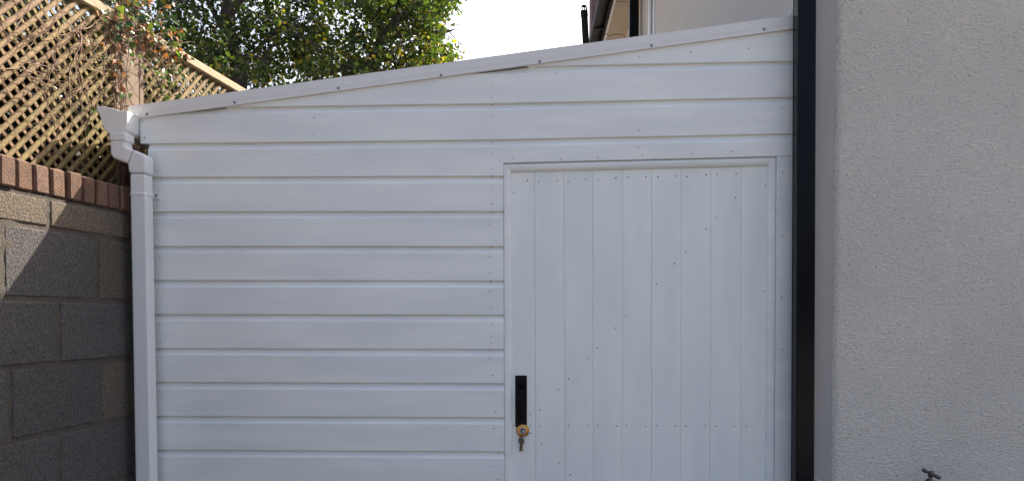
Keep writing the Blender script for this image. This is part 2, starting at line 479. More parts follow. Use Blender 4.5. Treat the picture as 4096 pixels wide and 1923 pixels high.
# rounded stop bead around the opening (mitred)
BW = 0.033
def bead(p_out, p_in, name, sink=0.0):
    """p_out/p_in: end points on outer and inner edge; quarter-round section swept from one end to the other"""
    vs, fs = [], []; n = 9
    for (o_, i_) in zip(p_out, p_in):
        for k in range(n):
            t = k/(n-1)
            s = t
            y = 0.0055 + sink - (0.0015+sink)*math.sin(min(1.0, s/0.25)*math.pi/2) if s < 0.25 else 0.004 + 0.019*(1 - math.sqrt(max(0.0, 1 - ((s-0.25)/0.75)**2.0)))
            p = o_.lerp(i_, s)
            vs.append((p.x, y, p.z))
        p = i_; vs.append((p.x, 0.040, p.z)); vs.append((o_.x, 0.040, o_.z))
    m_ = n + 2
    for j in range(m_):
        fs.append((j, (j+1) % m_, (j+1) % m_ + m_, j + m_))
    mb = MB(); mb.add(vs, fs); mb.s = [True]*(n-1) + [False]*3
    mb.add(vs[:m_], [tuple(range(m_))]); mb.add(vs[m_:], [tuple(range(m_-1,-1,-1))])
    return mb.build(name, 'white_paint', shed)
e = 0.0
oTL = Vector((DL0.x+e, 0, DL0.z-e)); oTR = Vector((DR0.x-e, 0, DR0.z-e))
iTL = Vector((DL0.x+BW, 0, zdt(DL0.x+BW)-BW*1.08)); iTR = Vector((DR0.x-BW, 0, zdt(DR0.x-BW)-BW*1.08))
zb_ = 0.03
oBL = Vector((xdl(zb_)+e, 0, zb_)); iBL = Vector((xdl(zb_)+BW, 0, zb_))
oBR = Vector((xdr(zb_)-e, 0, zb_)); iBR = Vector((xdr(zb_)-BW, 0, zb_))
bead([oTL, oTR], [iTL, iTR], 'frame_bead', 0.008)
bead([oTL, oBL], [iTL, iBL], 'frame_bead')
bead([oTR, oBR], [iTR, iBR], 'frame_bead')
# upright board between the door and the house
jb = MB(); 
jx0t, jx0b = xdr(DR0.z) + 0.0011, xdr(zb_) + 0.0011
jb.prism([Vector((jx0t,-0.001,zdt(jx0t)-0.0016)), Vector((XR,-0.001,zdt(XR)-0.0016)), Vector((XR,-0.001,zb_)), Vector((jx0b,-0.001,zb_))], (0,0.022,0))
jb.build('jamb_board', 'white_paint', shed, bevel=0.0015)

# ---- nails
def nailset(pts, parent, y):
    mb = MB()
    for px, py, sc in pts:
        c = PY(px, py, y)
        r = 0.0022*sc*random.uniform(0.85, 1.2)
        mb.lathe(c, (0,-1,0), [(r,-0.002),(r,0.0004),(r*0.6,0.0006),(0.00001,0.0006)], 7)
    return mb.build('nail_heads', 'nail', parent, kind='stuff')
cl = []
for p in ("1964,334 1966,388 1969,420 1964,463 1971,567 1965,610 2053,634 1967,674 1966,704 1964,759 1968,817 1963,847 1962,884 1957,898 1963,987 "
          "1959,1025 1961,1091 1964,1126 1959,1164 1964,1229 1967,1298 1966,1343 1963,1371 1961,1397 1960,1434 1972,1500 1967,1567 1972,1610 1982,1646 1975,1712 "
          "1964,1864 1990,1916 1996,1811 2559,229 2762,210 2995,195 2225,296 2553,590 2570,622 2768,614 2930,607 2243,635 2390,628 2556,521 3125,757 3130,690 3130,942 3127,1190 3128,1398").split():
    x, y = p.split(','); cl.append((float(x), float(y), 1.0))
for k in range(3, 13):
    r0 = rows_px[k]
    y = r0[0][1]
    for xx, sc in ((1268, 0.5), (628, 0.7)):
        cl.append((xx + (y-700)*0.012 + random.uniform(-5,5), y - 92 + random.uniform(-6,6), sc))
        cl.append((xx + (y-700)*0.012 + random.uniform(-5,5), y - 25 + random.uniform(-6,6), sc))
cl += [(1257,471,1),(1259,542,1),(1258,620,0.6),(572,486,1),(578,551,1), (3126,434,0.8),(3124,463,0.8),(3126,501,0.8)]
nailset(cl, shed, -0.0008)
dn = []
for p in ("318,341 405,350 554,344 638,346 778,329 878,331 1018,321 1116,316 1256,311 1351,312 1496,306 1580,311 1733,296 1822,294 1971,286 209,439 2204,380 "
          "1964,475 1811,635 1733,725 1569,906 1483,999 1340,1159").split():
    x, y = map(float, p.split(',')); dn.append((1950+x*0.5047, 550+y*0.5047, 1.15))
for p in ("865,180 800,252 687,376 624,441 508,568 445,638 328,763 268,791 163,861 270,861 324,865 441,863 507,861 631,862 689,862 810,863 870,861 990,866 1058,862 "
          "1175,864 1240,863 1362,861 1428,865 1543,864 1620,864 1742,864 270,909 340,974 447,1092 520,1167 1726,22").split():
    x, y = map(float, p.split(',')); dn.append((1950+x*0.6394, 1150+y*0.6394, 1.1))
nailset(dn, door, YD - 0.0006)

# ---- handle plate, lock
p0, p1 = PY(2061, 1500, YD), PY(2107.5, 1706, YD)
plate = MB().box((p0.x, YD-0.0045, p1.z), (p1.x, YD-0.0005, p0.z), 0.0012).build('handle_plate', 'black_iron', door)
sc_ = lambda px, py: PY(px, py, YD-0.0045)
for px, py in [(2069,1508),(2100,1508),(2069,1596),(2100,1596),(2069,1697)]:
    pm_ = MB()
    pm_.lathe(sc_(px,py), (0,-1,0), [(0.0045,-0.001),(0.0045,0.0010),(0.0035,0.0016),(0.0020,0.0016),(0.0018,0.0008),(0.00001,0.0008)], 12)
    pm_.build('plate_screw', 'fascia', door)
gx = PY(2084, 1560, YD).x
zt_, zb2 = PY(2084, 1560, YD).z, PY(2084, 1668, YD).z
mb = MB(); 
mb.tube([(gx, YD-0.003, zt_+0.012), (gx, YD-0.014, zt_+0.006), (gx, YD-0.026, zt_-0.010), (gx, YD-0.030, (zt_+zb2)/2), (gx, YD-0.026, zb2+0.012), (gx, YD-0.014, zb2), (gx, YD-0.003, zb2-0.004)], [0.0045,0.005,0.0055,0.006,0.0055,0.005,0.0045], 10)
mb.build('pull_handle', 'black_iron', door)
tz = PY(2084, 1546, YD).z
mb = MB(); mb.prism([Vector((gx-0.014,YD-0.004,tz)), Vector((gx+0.014,YD-0.004,tz)), Vector((gx+0.012,YD-0.024,tz+0.006)), Vector((gx-0.012,YD-0.024,tz+0.006))], (0,0,0.003))
mb.build('thumb_latch', 'black_iron', door, bevel=0.001)
lc = PY(2091.5, 1721, YD-0.005)
mb = MB(); mb.lathe(lc, (0,-1,0), [(0.0262,-0.005),(0.0262,0.0015),(0.0250,0.0030),(0.0200,0.0042),(0.0150,0.0046),(0.0145,0.0046)], 40)
rose = mb.build('lock_rose', 'brass', door)
lc2 = PY(2092, 1720, YD-0.005)
mb = MB(); mb.lathe(lc2, (0,-1,0), [(0.0147,0.003),(0.0147,0.0060),(0.0125,0.0085),(0.0100,0.0085),(0.0098,0.0070),(0.00001,0.0070)], 28)
mb.build('lock_cylinder', 'steel', door)

# keys: a thing of their own, hanging from the key in the lock
keys = thing('key_bunch', PY(2088, 1765, YD-0.02), 'small bunch of steel keys hanging from the brass lock', 'keys')
yk = YD - 0.012
kc = lc2 + Vector((0.0, -0.010, 0))
mb = MB(); mb.box(kc + Vector((-0.0012,-0.014,-0.004)), kc + Vector((0.0012,0.002,0.004)))
mb.lathe(kc + Vector((0.002,-0.013,-0.001)), (1,0.2,0), [(0.0001,-0.0012),(0.0095,-0.0012),(0.0095,0.0012),(0.0001,0.0012)], 16)
mb.build('lock_key', 'steel', keys)
rp_ = []
rc = PY(2084, 1741, yk-0.010)
for k in range(25):
    w = 2*math.pi*k/24
    rp_.append(rc + Vector((0.0125*math.cos(w) + 0.004*math.sin(w), 0.004*math.sin(w), 0.017*math.sin(w))))
MB().tube(rp_, 0.0009, 6, cap=False).build('key_ring', 'steel', keys)
def key(px, py0, py1, ang, dy, mat):
    top = PY(px, py0, yk - 0.008 + dy)
    Ln = (py1 - py0) * 0.00099
    rot = Matrix.Rotation(ang, 4, 'Y')
    mb = MB()
    out = [(-0.0085,0.0),(-0.0095,-0.006),(-0.0095,-0.014),(-0.0060,-0.020),(-0.0032,-0.022),(-0.0032,-Ln+0.004),(-0.0008,-Ln),(0.0022,-Ln+0.004),
           (0.0034,-Ln+0.012),(0.0020,-Ln+0.015),(0.0036,-Ln+0.020),(0.0024,-Ln+0.024),(0.0038,-0.022),(0.0065,-0.020),(0.0095,-0.013),(0.0095,-0.006),(0.0085,0.0),(0.004,0.003),(-0.004,0.003)]
    mb.prism([top + rot @ Vector((x, 0, z)) for x, z in out], (0, 0.002, 0))
    mb.build('key', mat, keys)
key(2083, 1752, 1808, R(3), 0.0, 'key_dark')
key(2088, 1756, 1809, R(-2), -0.0035, 'steel')
key(2087, 1755, 1806, R(0), -0.0070, 'key_dark')

# ================================================================== WHITE RAINWATER PIPE
pipe = thing('rain_pipe', (-1.53, -0.07, 0.0), 'white square downpipe with offset bend and gutter end at left corner of shed', 'downpipe')
YF, YB = -0.100, -0.040
def q(px, py, y=YF): return PY(px, py, y)
def ext(poly_px, y0, y1, name, bev=0.004, mat='pipe_pvc', parent=None):
    mb = MB(); mb.prism([PY(x, y, y0) for x, y in poly_px], (0, y1-y0, 0))
    return mb.build(name, mat, parent or pipe, bevel=bev)
# straight pipe (leans a touch), built down to the ground
a, b = q(519, 694), q(581, 694); a2, b2 = q(541, 1923), q(603.5, 1923)
sl_ = (a2.x - a.x) / (a2.z - a.z)
zg = 0.05
mb = MB()
xl0, xr0 = a.x + sl_*(zg - a.z), b.x + (b2.x-b.x)/(b2.z-b.z)*(zg - b.z)
mb.prism([Vector((a.x,YF,a.z)), Vector((b.x,YF,b.z)), Vector((xr0,YF,zg)), Vector((xl0,YF,zg))], (0, YB-YF, 0))
mb.build('pipe', 'pipe_pvc', pipe, bevel=0.006)
# lower bend with its socket
ext([(509,655),(531,597),(577,618),(583,636),(583,692),(514,692)], YF-0.003, YB+0.003, 'lower_bend', 0.008)
ext([(438,561),(498,561),(500,588),(530.5,598),(508.5,654.5),(452,632),(441,618)], YF-0.0015, YB+0.0015, 'upper_bend', 0.008)
ext([(434,529),(503,529),(501,563),(436,563)], YF-0.004, YB+0.006, 'outlet', 0.006)
# ogee gutter: stop end towards the viewer, running back along the eaves
og = [(385,426),(410,425),(440,431),(470,441),(492,443.5),(509,443.5),(508,490),(505,518),(496,529),(484,532.5),(440,532.5),(424,527),(415,513),(408,492),(401,468),(395,452),(387,442)]
YG = -0.093
hop = ext(og, YG, YG+0.004, 'stop_end', 0.002)
# gutter trough: open-topped shell behind the stop end
prof = [og[i] for i in (5,6,7,8,9,10,11,12,13,14,15,16,0)]
pts = [PY(x, y, YG) for x, y in prof]
ctr = sum(pts, Vector())/len(pts)
inn = [p + (ctr - p).normalized()*0.003 for p in pts]
loop = pts + inn[::-1]
mb = MB(); mb.prism([p + Vector((0,0.0045,0)) for p in loop], (0, 2.6, 0)); mb.build('gutter', 'pipe_pvc', pipe)
# clip round the pipe with lug and screw
cA, cB = q(515, 763, YF-0.003), q(583.5, 787, YF-0.003)
clip = MB().box((cA.x, YF-0.003, cB.z), (cB.x, YB+0.002, cA.z), 0.008).build('pipe_clip', 'pipe_pvc', pipe)
l0, l1 = PY(604, 771, -0.006), PY(639, 797, -0.006)
mb = MB(); mb.box((cB.x-0.02, -0.043, l1.z+0.001), (l0.x+0.006, -0.004, l0.z-0.001), 0.002); mb.build('clip_arm', 'pipe_pvc', pipe)
MB().box((l0.x, -0.006, l1.z), (l1.x, -0.0012, l0.z), 0.002).build('clip_lug', 'pipe_pvc', pipe)
screw(PY(625, 782, -0.006), pipe, 0.0042)

# ================================================================== BLOCK WALL
O = PY(0, 1265, -0.69); O.z = 0
ev = ray(2487, 1265); ev.z = 0; ev.normalize()
nv = Vector((ev.y, -ev.x, 0))
def Wp(u, z, off=0.0): return O + ev*u + nv*off + Vector((0,0,z))
def wpx(px, py, off=0.0):
    d = ray(px, py)
    t = (O + nv*off - CAM).dot(nv) / d.dot(nv)
    p = CAM + d*t
    return (p - O).dot(ev), p.z
TH = 0.15
bw = thing('block_wall', Wp(0, 0, -TH/2), 'grey concrete block garden wall topped with upright brown bricks', 'wall')
zl = [wpx(0, y)[1] for y in (615.6, 747.9, 884, 1192, 1475, 1775)]
ZC = zl[0]
def wbox(name, mat, u0, u1, z0, z1, o0, o1, parent, bev=0.004, color=None, jit=0.002, nu=6, nz=4):
    """masonry unit in wall coordinates: gridded, slightly lumpy face with worn edges"""
    ph = random.uniform(0, 50)
    f1 = lambda a, b, c: noise.noise(Vector((a*9+ph, b*9+ph, c)))
    vs, fs = [], []
    tu = [0, bev/(u1-u0)] + [k/nu for k in range(1, nu)] + [1-bev/(u1-u0), 1]
    tz = [0, bev/(z1-z0)] + [k/nz for k in range(1, nz)] + [1-bev/(z1-z0), 1]
    A, B = len(tu), len(tz)
    for b_, t in enumerate(tz):
        for a_, q_ in enumerate(tu):
            rim = (a_ in (0, A-1)) + (b_ in (0, B-1))
            u = u0 + (u1-u0)*q_; z_ = z0 + (z1-z0)*t
            o = o1 - (bev*1.2 if rim else 0) - (bev if rim == 2 else 0) + jit*0.8*f1(u, z_, 0)
            if rim:
                u += jit*1.2*f1(u*6, z_*6, 3); z_ += jit*1.2*f1(u*6, z_*6, 7)
            vs.append(tuple(Wp(u, z_, o)))
    for b_ in range(B-1):
        for a_ in range(A-1):
            k = b_*A + a_
            fs.append((k, k+1, k+A+1, k+A))
    c0 = len(vs)
    vs += [tuple(Wp(u0, z0, o0)), tuple(Wp(u1, z0, o0)), tuple(Wp(u1, z1, o0)), tuple(Wp(u0, z1, o0))]
    fs += [(c0+1, c0, c0+3, c0+2)]
    fs += [tuple([c0, c0+1] + [k for k in range(A-1, -1, -1)]), tuple([c0+2, c0+3] + [(B-1)*A + k for k in range(A)])]
    fs += [tuple([c0+3, c0] + [k*A for k in range(B)]), tuple([c0+1, c0+2] + [k*A + A-1 for k in range(B-1, -1, -1)])]
    mb = MB(); mb.add(vs, fs)
    return mb.build(name, mat, parent, color=color)
# mortar core, set back from the faces
mb = MB().box((-1.6, -TH+0.008, 0), (3.2, -0.012, ZC-0.012)); mb.v = [tuple(Wp(v[0], v[2], v[1])) for v in mb.v]
mo = mb.build('mortar', 'mortar', bw)
vs, fs = [], []
NU, NZ = 180, 130
for i in range(NZ+1):
    for k in range(NU+1):
        u, z = -1.55 + 2.6*k/NU, zl[1]*i/NZ
        vs.append(tuple(Wp(u, z, -0.0045 + 0.0045*noise.noise(Vector((u*14, z*30, 1))) + 0.002*noise.noise(Vector((u*50, z*60, 4))))))
for i in range(NZ):
    for k in range(NU):
        a = i*(NU+1)+k; fs.append((a, a+1, a+NU+2, a+NU+1))
mb = MB(); mb.add(vs, fs, True); mb.build('mortar_joints', 'mortar', bw, normals=False)
U0, U1 = -1.5, 0.95
# brick coping, on edge
cj = [wpx(x, 690)[0] for x in (62,135,203,265,327,382,431,479)]
pitch = (cj[-1]-cj[0])/7
us = [cj[0] - pitch*k for k in range(20, 0, -1)] + cj + [cj[-1] + pitch*k for k in range(1, 8)]
us = [u for u in us if U0 <= u <= U1+0.1]
for u0, u1 in zip(us[:-1], us[1:]):
    t = random.uniform(0.85, 1.1)
    s = random.uniform(-0.004, 0.004)
    wbox('brick', 'brick', u0+0.0068, u1-0.0068, zl[1]+0.007, ZC+random.uniform(-0.002,0.002), -TH+s, 0.004+s, bw, 0.005, (t, t*random.uniform(0.95,1.05), t*random.uniform(0.9,1.1)), 0.0035, 2, 3)
courses = [(zl[2], zl[1], [wpx(197, 830)[0]], 0.43), (zl[3], zl[2], [wpx(15,1030)[0], wpx(391,1060)[0]], 0.44),
           (zl[4], zl[3], [wpx(236,1320)[0]], 0.44), (zl[5], zl[4], [wpx(42,1600)[0], wpx(405,1600)[0]], 0.44)]
z = zl[5]; k = 0
first = [wpx(240,1850)[0], wpx(42,1600)[0]]
while z > 0.02:
    zn = max(0.0, z - 0.228)
    courses.append((zn, z, [first[k % 2]], 0.44)); z = zn; k += 1
for ci, (z0, z1, js, ln_) in enumerate(courses):
    js = sorted(js)
    lo = js[0]; L_ = list(js)
    while lo > U0: lo -= ln_; L_.insert(0, lo)
    hi = js[-1]
    while hi < U1: hi += ln_; L_.append(hi)
    for u0, u1 in zip(L_[:-1], L_[1:]):
        s = random.uniform(-0.002, 0.002)
        last = abs(u0 - js[-1]) < 1e-6 and ci in (1, 3)
        if ci == 0: colr = (1.12, 1.02, 0.86)
        elif last: colr = (0.88, 0.85, 0.78)
        else: colr = (0.74, 0.79, 0.88)
        t = random.uniform(0.93, 1.05)
        wbox('block', 'block', u0+0.006, u1-0.006, z0+0.0065, z1-0.0065, -TH+s, s, bw, 0.006, tuple(c_*t for c_ in colr), 0.004)

# ================================================================== TRELLIS
OFF = -0.20
def half_slat(name, c0, c1, w, t, parent, color, bulge):
    """half-round slat from c0 to c1 lying in the trellis plane; bulge towards +nv"""
    c0, c1 = Vector(c0), Vector(c1)
    t_ = (c1 - c0).normalized(); s = nv.cross(t_)
    prof = [(-w/2,0),(-w/2,t*0.35),(-w*0.33,t*0.8),(0,t),(w*0.33,t*0.8),(w/2,t*0.35),(w/2,0)]
    m_ = len(prof); vs, fs = [], []
    nseg = 4
    for i in range(nseg+1):
        p = c0.lerp(c1, i/nseg)
        jw = random.uniform(-0.0010, 0.0010)
        for a_, b_ in prof:
            vs.append(p + s*(a_*random.uniform(0.94,1.06)+jw) + nv*b_*bulge)
    for i in range(nseg):
        for j in range(m_):
            fs.append((i*m_+j, i*m_+(j+1) % m_, (i+1)*m_+(j+1) % m_, (i+1)*m_+j))
    mb = MB(); mb.add(vs, fs); mb.s = [j < m_-1 for i in range(nseg) for j in range(m_)]
    mb.add(vs[:m_], [tuple(range(m_))]); mb.add(vs[-m_:], [tuple(range(m_-1,-1,-1))])
    return mb.build(name, 'slat_wood', parent, color=color)
ZT = 0.5*(wpx(440, 70, OFF)[1] + wpx(970, 365, OFF)[1])
Z0 = ZC + 0.004
pu0 = wpx(487, 300, OFF)[0]                  # near edge of the post, along the wall
def trellis(ua, ub, label, moss):
    t = thing('trellis_panel', Wp((ua+ub)/2, Z0, OFF), label, 'trellis', 'trellis panels on the garden wall')
    H = ZT - Z0 - 0.02
    sp, w = 0.0600, 0.0205
    k45 = math.tan(R(43.5))
    for sgn in (1, -1):
        n = int((ub - ua + H/k45)/sp) + 2
        for i in range(n):
            if sgn > 0: s0 = ua - H/k45 + i*sp        # u at the bottom, rising away from the viewer
            else: s0 = ua + i*sp                      # rising towards the viewer
            pts = []
            for zz in (0.0, H):
                pts.append((s0 + sgn*zz/k45, zz))
            (uA, zA), (uB, zB) = pts
            # clip to panel
            def clip(u_lim):
                nonlocal uA, zA, uB, zB
            lo, hi = 0.0, 1.0
            for uu, side in ((ua, 1), (ub, -1)):
                fa, fb = (uA-uu)*side, (uB-uu)*side
                if fa < 0 and fb < 0: lo, hi = 1, 0; break
                if fa < 0: lo = max(lo, fa/(fa-fb))
                if fb < 0: hi = min(hi, fa/(fa-fb))
            if hi - lo < 0.04: continue
            pA = (uA+(uB-uA)*lo, zA+(zB-zA)*lo); pB = (uA+(uB-uA)*hi, zA+(zB-zA)*hi)
            mid = (pA[0]+pB[0])/2
            g_ = random.random()
            gm = max(0, min(1, moss(mid) + random.uniform(-0.25, 0.25)))
            colr = (1.0-0.10*gm, 1.0+0.08*gm, 1.0-0.35*gm)
            off = OFF + (0.0 if sgn > 0 else -0.0005)
            j = lambda: random.uniform(-0.002, 0.002)
            half_slat('slat', Wp(pA[0]+j(), Z0+pA[1], off), Wp(pB[0]+j(), Z0+pB[1], off), (w if sgn > 0 else 0.0140)*random.uniform(0.93,1.07), 0.012 if sgn > 0 else 0.010, t, colr, 1 if sgn > 0 else -1)
    # top rail and end stiles
    def bar(name, u0, u1, z0, z1, o0, o1, mat):
        mb = MB().box((u0,o0,z0),(u1,o1,z1),0.003); mb.v = [tuple(Wp(v[0], v[2], v[1])) for v in mb.v]
        return mb.build(name, mat, t)
    bar('top_rail', ua-0.005, ub+0.005, ZT-0.022, ZT+0.018, OFF-0.022, OFF+0.026, 'rail_wood')
    bar('stile', ub-0.030, ub, Z0, ZT-0.023, OFF-0.012, OFF+0.0145, 'post_wood')
    bar('stile', ua, ua+0.030, Z0, ZT-0.023, OFF-0.012, OFF+0.0145, 'post_wood')
    return t
trellis(-0.75, pu0-0.030, 'weathered diagonal lattice panel on wall left of the ivy post', lambda u: (u-0.15)*1.9)
PW = 0.095
trellis(pu0+PW+0.006, pu0+PW+1.86, 'mossy diagonal lattice panel beyond the ivy post, behind white roof edge', lambda u: 0.75)
mb = MB().box((pu0-0.028, OFF-0.06, 0.0), (pu0+PW, OFF+0.018, ZT+0.03), 0.004); mb.v = [tuple(Wp(v[0], v[2], v[1])) for v in mb.v]
tag(mb.build('fence_post', 'post_wood'), 'brown wooden trellis post wound with ivy stems above gutter', 'post')

# ================================================================== IVY on the trellis
ivy = thing('ivy', Wp(pu0, Z0, OFF+0.03), 'half dead ivy with bare stems and glossy leaves climbing over the trellis', 'ivy')
def leaf_mesh(name, pts, fold=0.25, curl=0.25):
    """pts: half outline from base to tip (x>=0, y along); folded along the midrib and curled"""
    vs, fs = [], []
    n = len(pts)
    for (x, y) in pts: vs.append((0, y, -curl*y*y))
    for s in (1, -1):
        for (x, y) in pts[1:-1]: vs.append((s*x, y, fold*x - curl*y*y))
    for si in range(2):
        b = n + si*(n-2)
        idx = [b+i for i in range(n-2)]
        seq = [0] + idx + [n-1]
        for i in range(n-1):
            a0, a1 = seq[i], seq[i+1]
            m0, m1 = i, i+1
            if i == 0: f_ = (0, a1, 1)
            elif i == n-2: f_ = (m0, a0, n-1)
            else: f_ = (m0, a0, a1, m1)
            fs.append(f_ if si == 0 else f_[::-1])
    me = bpy.data.meshes.new(name); me.from_pydata(vs, [], fs)
    me.polygons.foreach_set('use_smooth', [True]*len(fs)); me.update()
    return me
ivy_me = [leaf_mesh('ivy_leaf_%d' % i, p, f_, c_) for i, (p, f_, c_) in enumerate([
    ([(0,0),(0.42,-0.05),(0.50,0.22),(0.28,0.42),(0.20,0.70),(0,1.0)], 0.25, 0.25),
    ([(0,0),(0.36,0.02),(0.46,0.30),(0.33,0.60),(0.15,0.85),(0,1.0)], 0.35, 0.15)])]
for me in ivy_me: me.materials.append(M['ivy_leaf'])
dry_me = [leaf_mesh('dry_leaf_%d' % i, p, f_, c_) for i, (p, f_, c_) in enumerate([
    ([(0,0),(0.30,0.10),(0.36,0.40),(0.22,0.75),(0.1,0.9),(0,1.0)], 0.9, 0.8),
    ([(0,0),(0.40,0.05),(0.42,0.35),(0.30,0.55),(0.15,0.8),(0,1.0)], -0.6, 1.0)])]
for me in dry_me: me.materials.append(M['dry_leaf'])
def place_leaf(name, me, p, size, parent, facing=None):
    o = bpy.data.objects.new(name, me); COL.objects.link(o)
    if facing is None: facing = Vector((random.uniform(0.0,1), random.uniform(-1,0.6), random.uniform(-0.2,1))).normalized()
    qd = facing.to_track_quat('Z', 'Y')
    rm = qd.to_matrix().to_4x4() @ Matrix.Rotation(random.uniform(0, 6.28), 4, 'Z')
    mw = Matrix.Translation(p) @ rm @ Matrix.Scale(size, 4)
    o.parent = parent
    o.matrix_parent_inverse = world_of(parent).inverted()
    o.location, o.rotation_euler, o.scale = mw.to_translation(), mw.to_euler(), (size,)*3
    return o
nleaf = [0, 0]
def stem(u, z, ang, length, rad, off0, leafp, dryp, wander=0.5):
    n = max(5, int(length/0.03))
    pts, rads = [], []
    off = off0
    for i in range(n+1):
        pts.append(Wp(u, z, off)); rads.append(rad*(1-0.7*i/n))
        ang += random.uniform(-wander, wander)
        u += 0.03*math.cos(ang); z += 0.03*math.sin(ang)
        off += random.uniform(-0.008, 0.009); off = min(OFF+0.10, max(OFF+0.008, off))
        if i > 1 and random.random() < leafp and nleaf[0] < 210:
            place_leaf('leaf', random.choice(ivy_me), pts[-1] + nv*random.uniform(0.0,0.03) + Vector((0,0,random.uniform(-0.02,0.02))), random.uniform(0.016,0.038), ivy); nleaf[0] += 1
        if i > 1 and random.random() < dryp and nleaf[1] < 110:
            place_leaf('dry_leaf', random.choice(dry_me), pts[-1] + nv*random.uniform(0.0,0.02), random.uniform(0.018,0.034), ivy); nleaf[1] += 1
    MB().tube(pts, rads, 5).build('stem', 'stem', ivy)
random.seed(11)
# main stems winding up the post
for i in range(7):
    stem(pu0 + random.uniform(-0.05, PW), Z0 + random.uniform(0.0, 0.15), R(90)+random.uniform(-0.1,0.1), random.uniform(0.45,0.7), random.uniform(0.003,0.006), OFF+0.024, 0.05, 0.16, 0.16)
# tangle over the top of the post
for i in range(55):
    stem(pu0 + random.gauss(0.06, 0.10), ZT + random.gauss(-0.03, 0.06), random.uniform(-0.9, 3.6), random.uniform(0.12,0.32), random.uniform(0.0014,0.0036), OFF+random.uniform(0.01,0.06), 0.42, 0.30, 0.5)
# trailing shoots right of the post, over the far panel
for i in range(16):
    stem(pu0 + PW + random.uniform(0.0, 0.22), ZT + random.uniform(-0.30, 0.02), random.uniform(-1.4, 0.6), random.uniform(0.10,0.26), random.uniform(0.001,0.002), OFF+0.03, 0.5, 0.10, 0.4)
for i in range(5):
    stem(pu0 + PW + random.uniform(0.15, 0.5), Z0 + random.uniform(0.28, 0.40), random.uniform(-0.7, 0.4), 0.16, 0.0014, OFF+0.03, 0.55, 0.05, 0.4)
# bare twigs over the near panel
for i in range(95):
    uu = random.uniform(-0.30, pu0-0.05)
    zz = Z0 + (0.62 - 0.30*random.random()**1.3)*1.0
    stem(uu, zz, random.uniform(-2.6, 1.2), random.uniform(0.10,0.36), random.uniform(0.0012,0.0028) if i % 3 else random.uniform(0.0024,0.0034), OFF+random.uniform(0.01,0.07), 0.07, 0.10, 0.45 if i % 3 else 0.22)
for px, py in [(90,270),(120,230),(150,300),(170,330),(100,300),(140,250),(200,320),(180,440),(150,460),(165,470),(185,480),(210,485),(225,470),(140,450),(160,475),(240,300),(390,330),(345,330),(300,640),(215,600),(350,290),(270,420),(230,390),(60,195),(80,215)]:
    uu, zz = wpx(px, py, OFF)
    stem(uu, zz, random.uniform(-2.6, 1.2), random.uniform(0.06,0.14), 0.0014, OFF+0.02, 0.45, 0.12, 0.4)

# ================================================================== HEDGE mass behind the trellis
def leaf_cloud(name, centres, n, size, mat, parent, kind, seed, spread=None, rnd_bias=None, droop=0.5):
    rng = np.random.default_rng(seed)
    C = np.array([c_[:3] for c_ in centres]); S = np.array([c_[3] for c_ in centres]); B = np.array([c_[4] if len(c_) > 4 else 0.0 for c_ in centres])
    wts = S**2; wts = wts/wts.sum()
    ci = rng.choice(len(C), n, p=wts)
    d = rng.normal(size=(n,3)); d /= np.linalg.norm(d, axis=1)[:,None]
    rr_ = rng.random(n)**0.45
    P = C[ci] + d * (S[ci]*rr_)[:,None]
    nrm = rng.normal(size=(n,3)); nrm[:,2] += 0.5; nrm /= np.linalg.norm(nrm, axis=1)[:,None]
    ax = rng.normal(size=(n,3)); ax[:,2] -= droop*2; ax -= nrm*(ax*nrm).sum(1)[:,None]; ax /= np.linalg.norm(ax, axis=1)[:,None]
    sd = np.cross(ax, nrm)
    sz = size*rng.uniform(0.65, 1.25, n)
    V = np.empty((n,6,3))
    prof = [(0,0,0),(0.36,0.30,0.10),(0.26,0.68,0.06),(0,1.0,-0.10),(-0.26,0.68,0.06),(-0.36,0.30,0.10)]
    for i,(a_,b_,c_) in enumerate(prof):
        V[:,i] = P + (sd*a_ + ax*b_ + nrm*c_)*sz[:,None]
    me = bpy.data.meshes.new(name)
    me.vertices.add(n*6); me.vertices.foreach_set('co', V.reshape(-1))
    base = (np.arange(n)*6)[:,None]
    quads = np.concatenate([base+np.array([0,1,2,3]), base+np.array([0,3,4,5])], axis=1).reshape(-1)
    me.loops.add(n*8); me.loops.foreach_set('vertex_index', quads.astype(np.int32))
    me.polygons.add(n*2); me.polygons.foreach_set('loop_start', np.arange(0,n*8,4,dtype=np.int32)); me.polygons.foreach_set('loop_total', np.full(n*2,4,dtype=np.int32))
    at = me.attributes.new('rnd', 'FLOAT', 'POINT')
    rv = np.clip(rng.random(n)**1.4*0.9 + B[ci], 0, 1)
    at.data.foreach_set('value', np.repeat(rv, 6).astype(np.float32))
    me.update(); me.validate()
    return link(name, me, mat, parent, kind=kind)
rng = random.Random(5)
hc = []
for i in range(260):
    p = Wp(rng.uniform(-1.0, 2.4), rng.uniform(1.6, ZT+0.02), OFF - rng.uniform(0.15, 0.8))
    if i % 3 == 0: p = Wp(rng.uniform(-0.6, 1.3), rng.uniform(ZT-0.25, ZT+0.40), OFF - rng.uniform(0.55, 1.0))
    hc.append((p.x, p.y, p.z, rng.uniform(0.10, 0.2)))
hedge = thing('hedge', Wp(0.7, 0, OFF-0.5), 'dark leafy hedge seen through the gaps in the lattice', 'hedge')
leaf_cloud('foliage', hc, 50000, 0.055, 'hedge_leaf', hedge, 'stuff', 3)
mb = MB()
for i in range(26):
    u = rng.uniform(-1.0, 2.4); o_ = OFF - rng.uniform(0.2, 0.6)
    mb.tube([Wp(u, 0, o_), Wp(u+rng.uniform(-.1,.1), 0.9, o_), Wp(u+rng.uniform(-.2,.2), 1.7, o_+rng.uniform(-.1,.1)), Wp(u+rng.uniform(-.3,.3), 2.4, o_)], [0.014,0.012,0.008,0.003], 6)
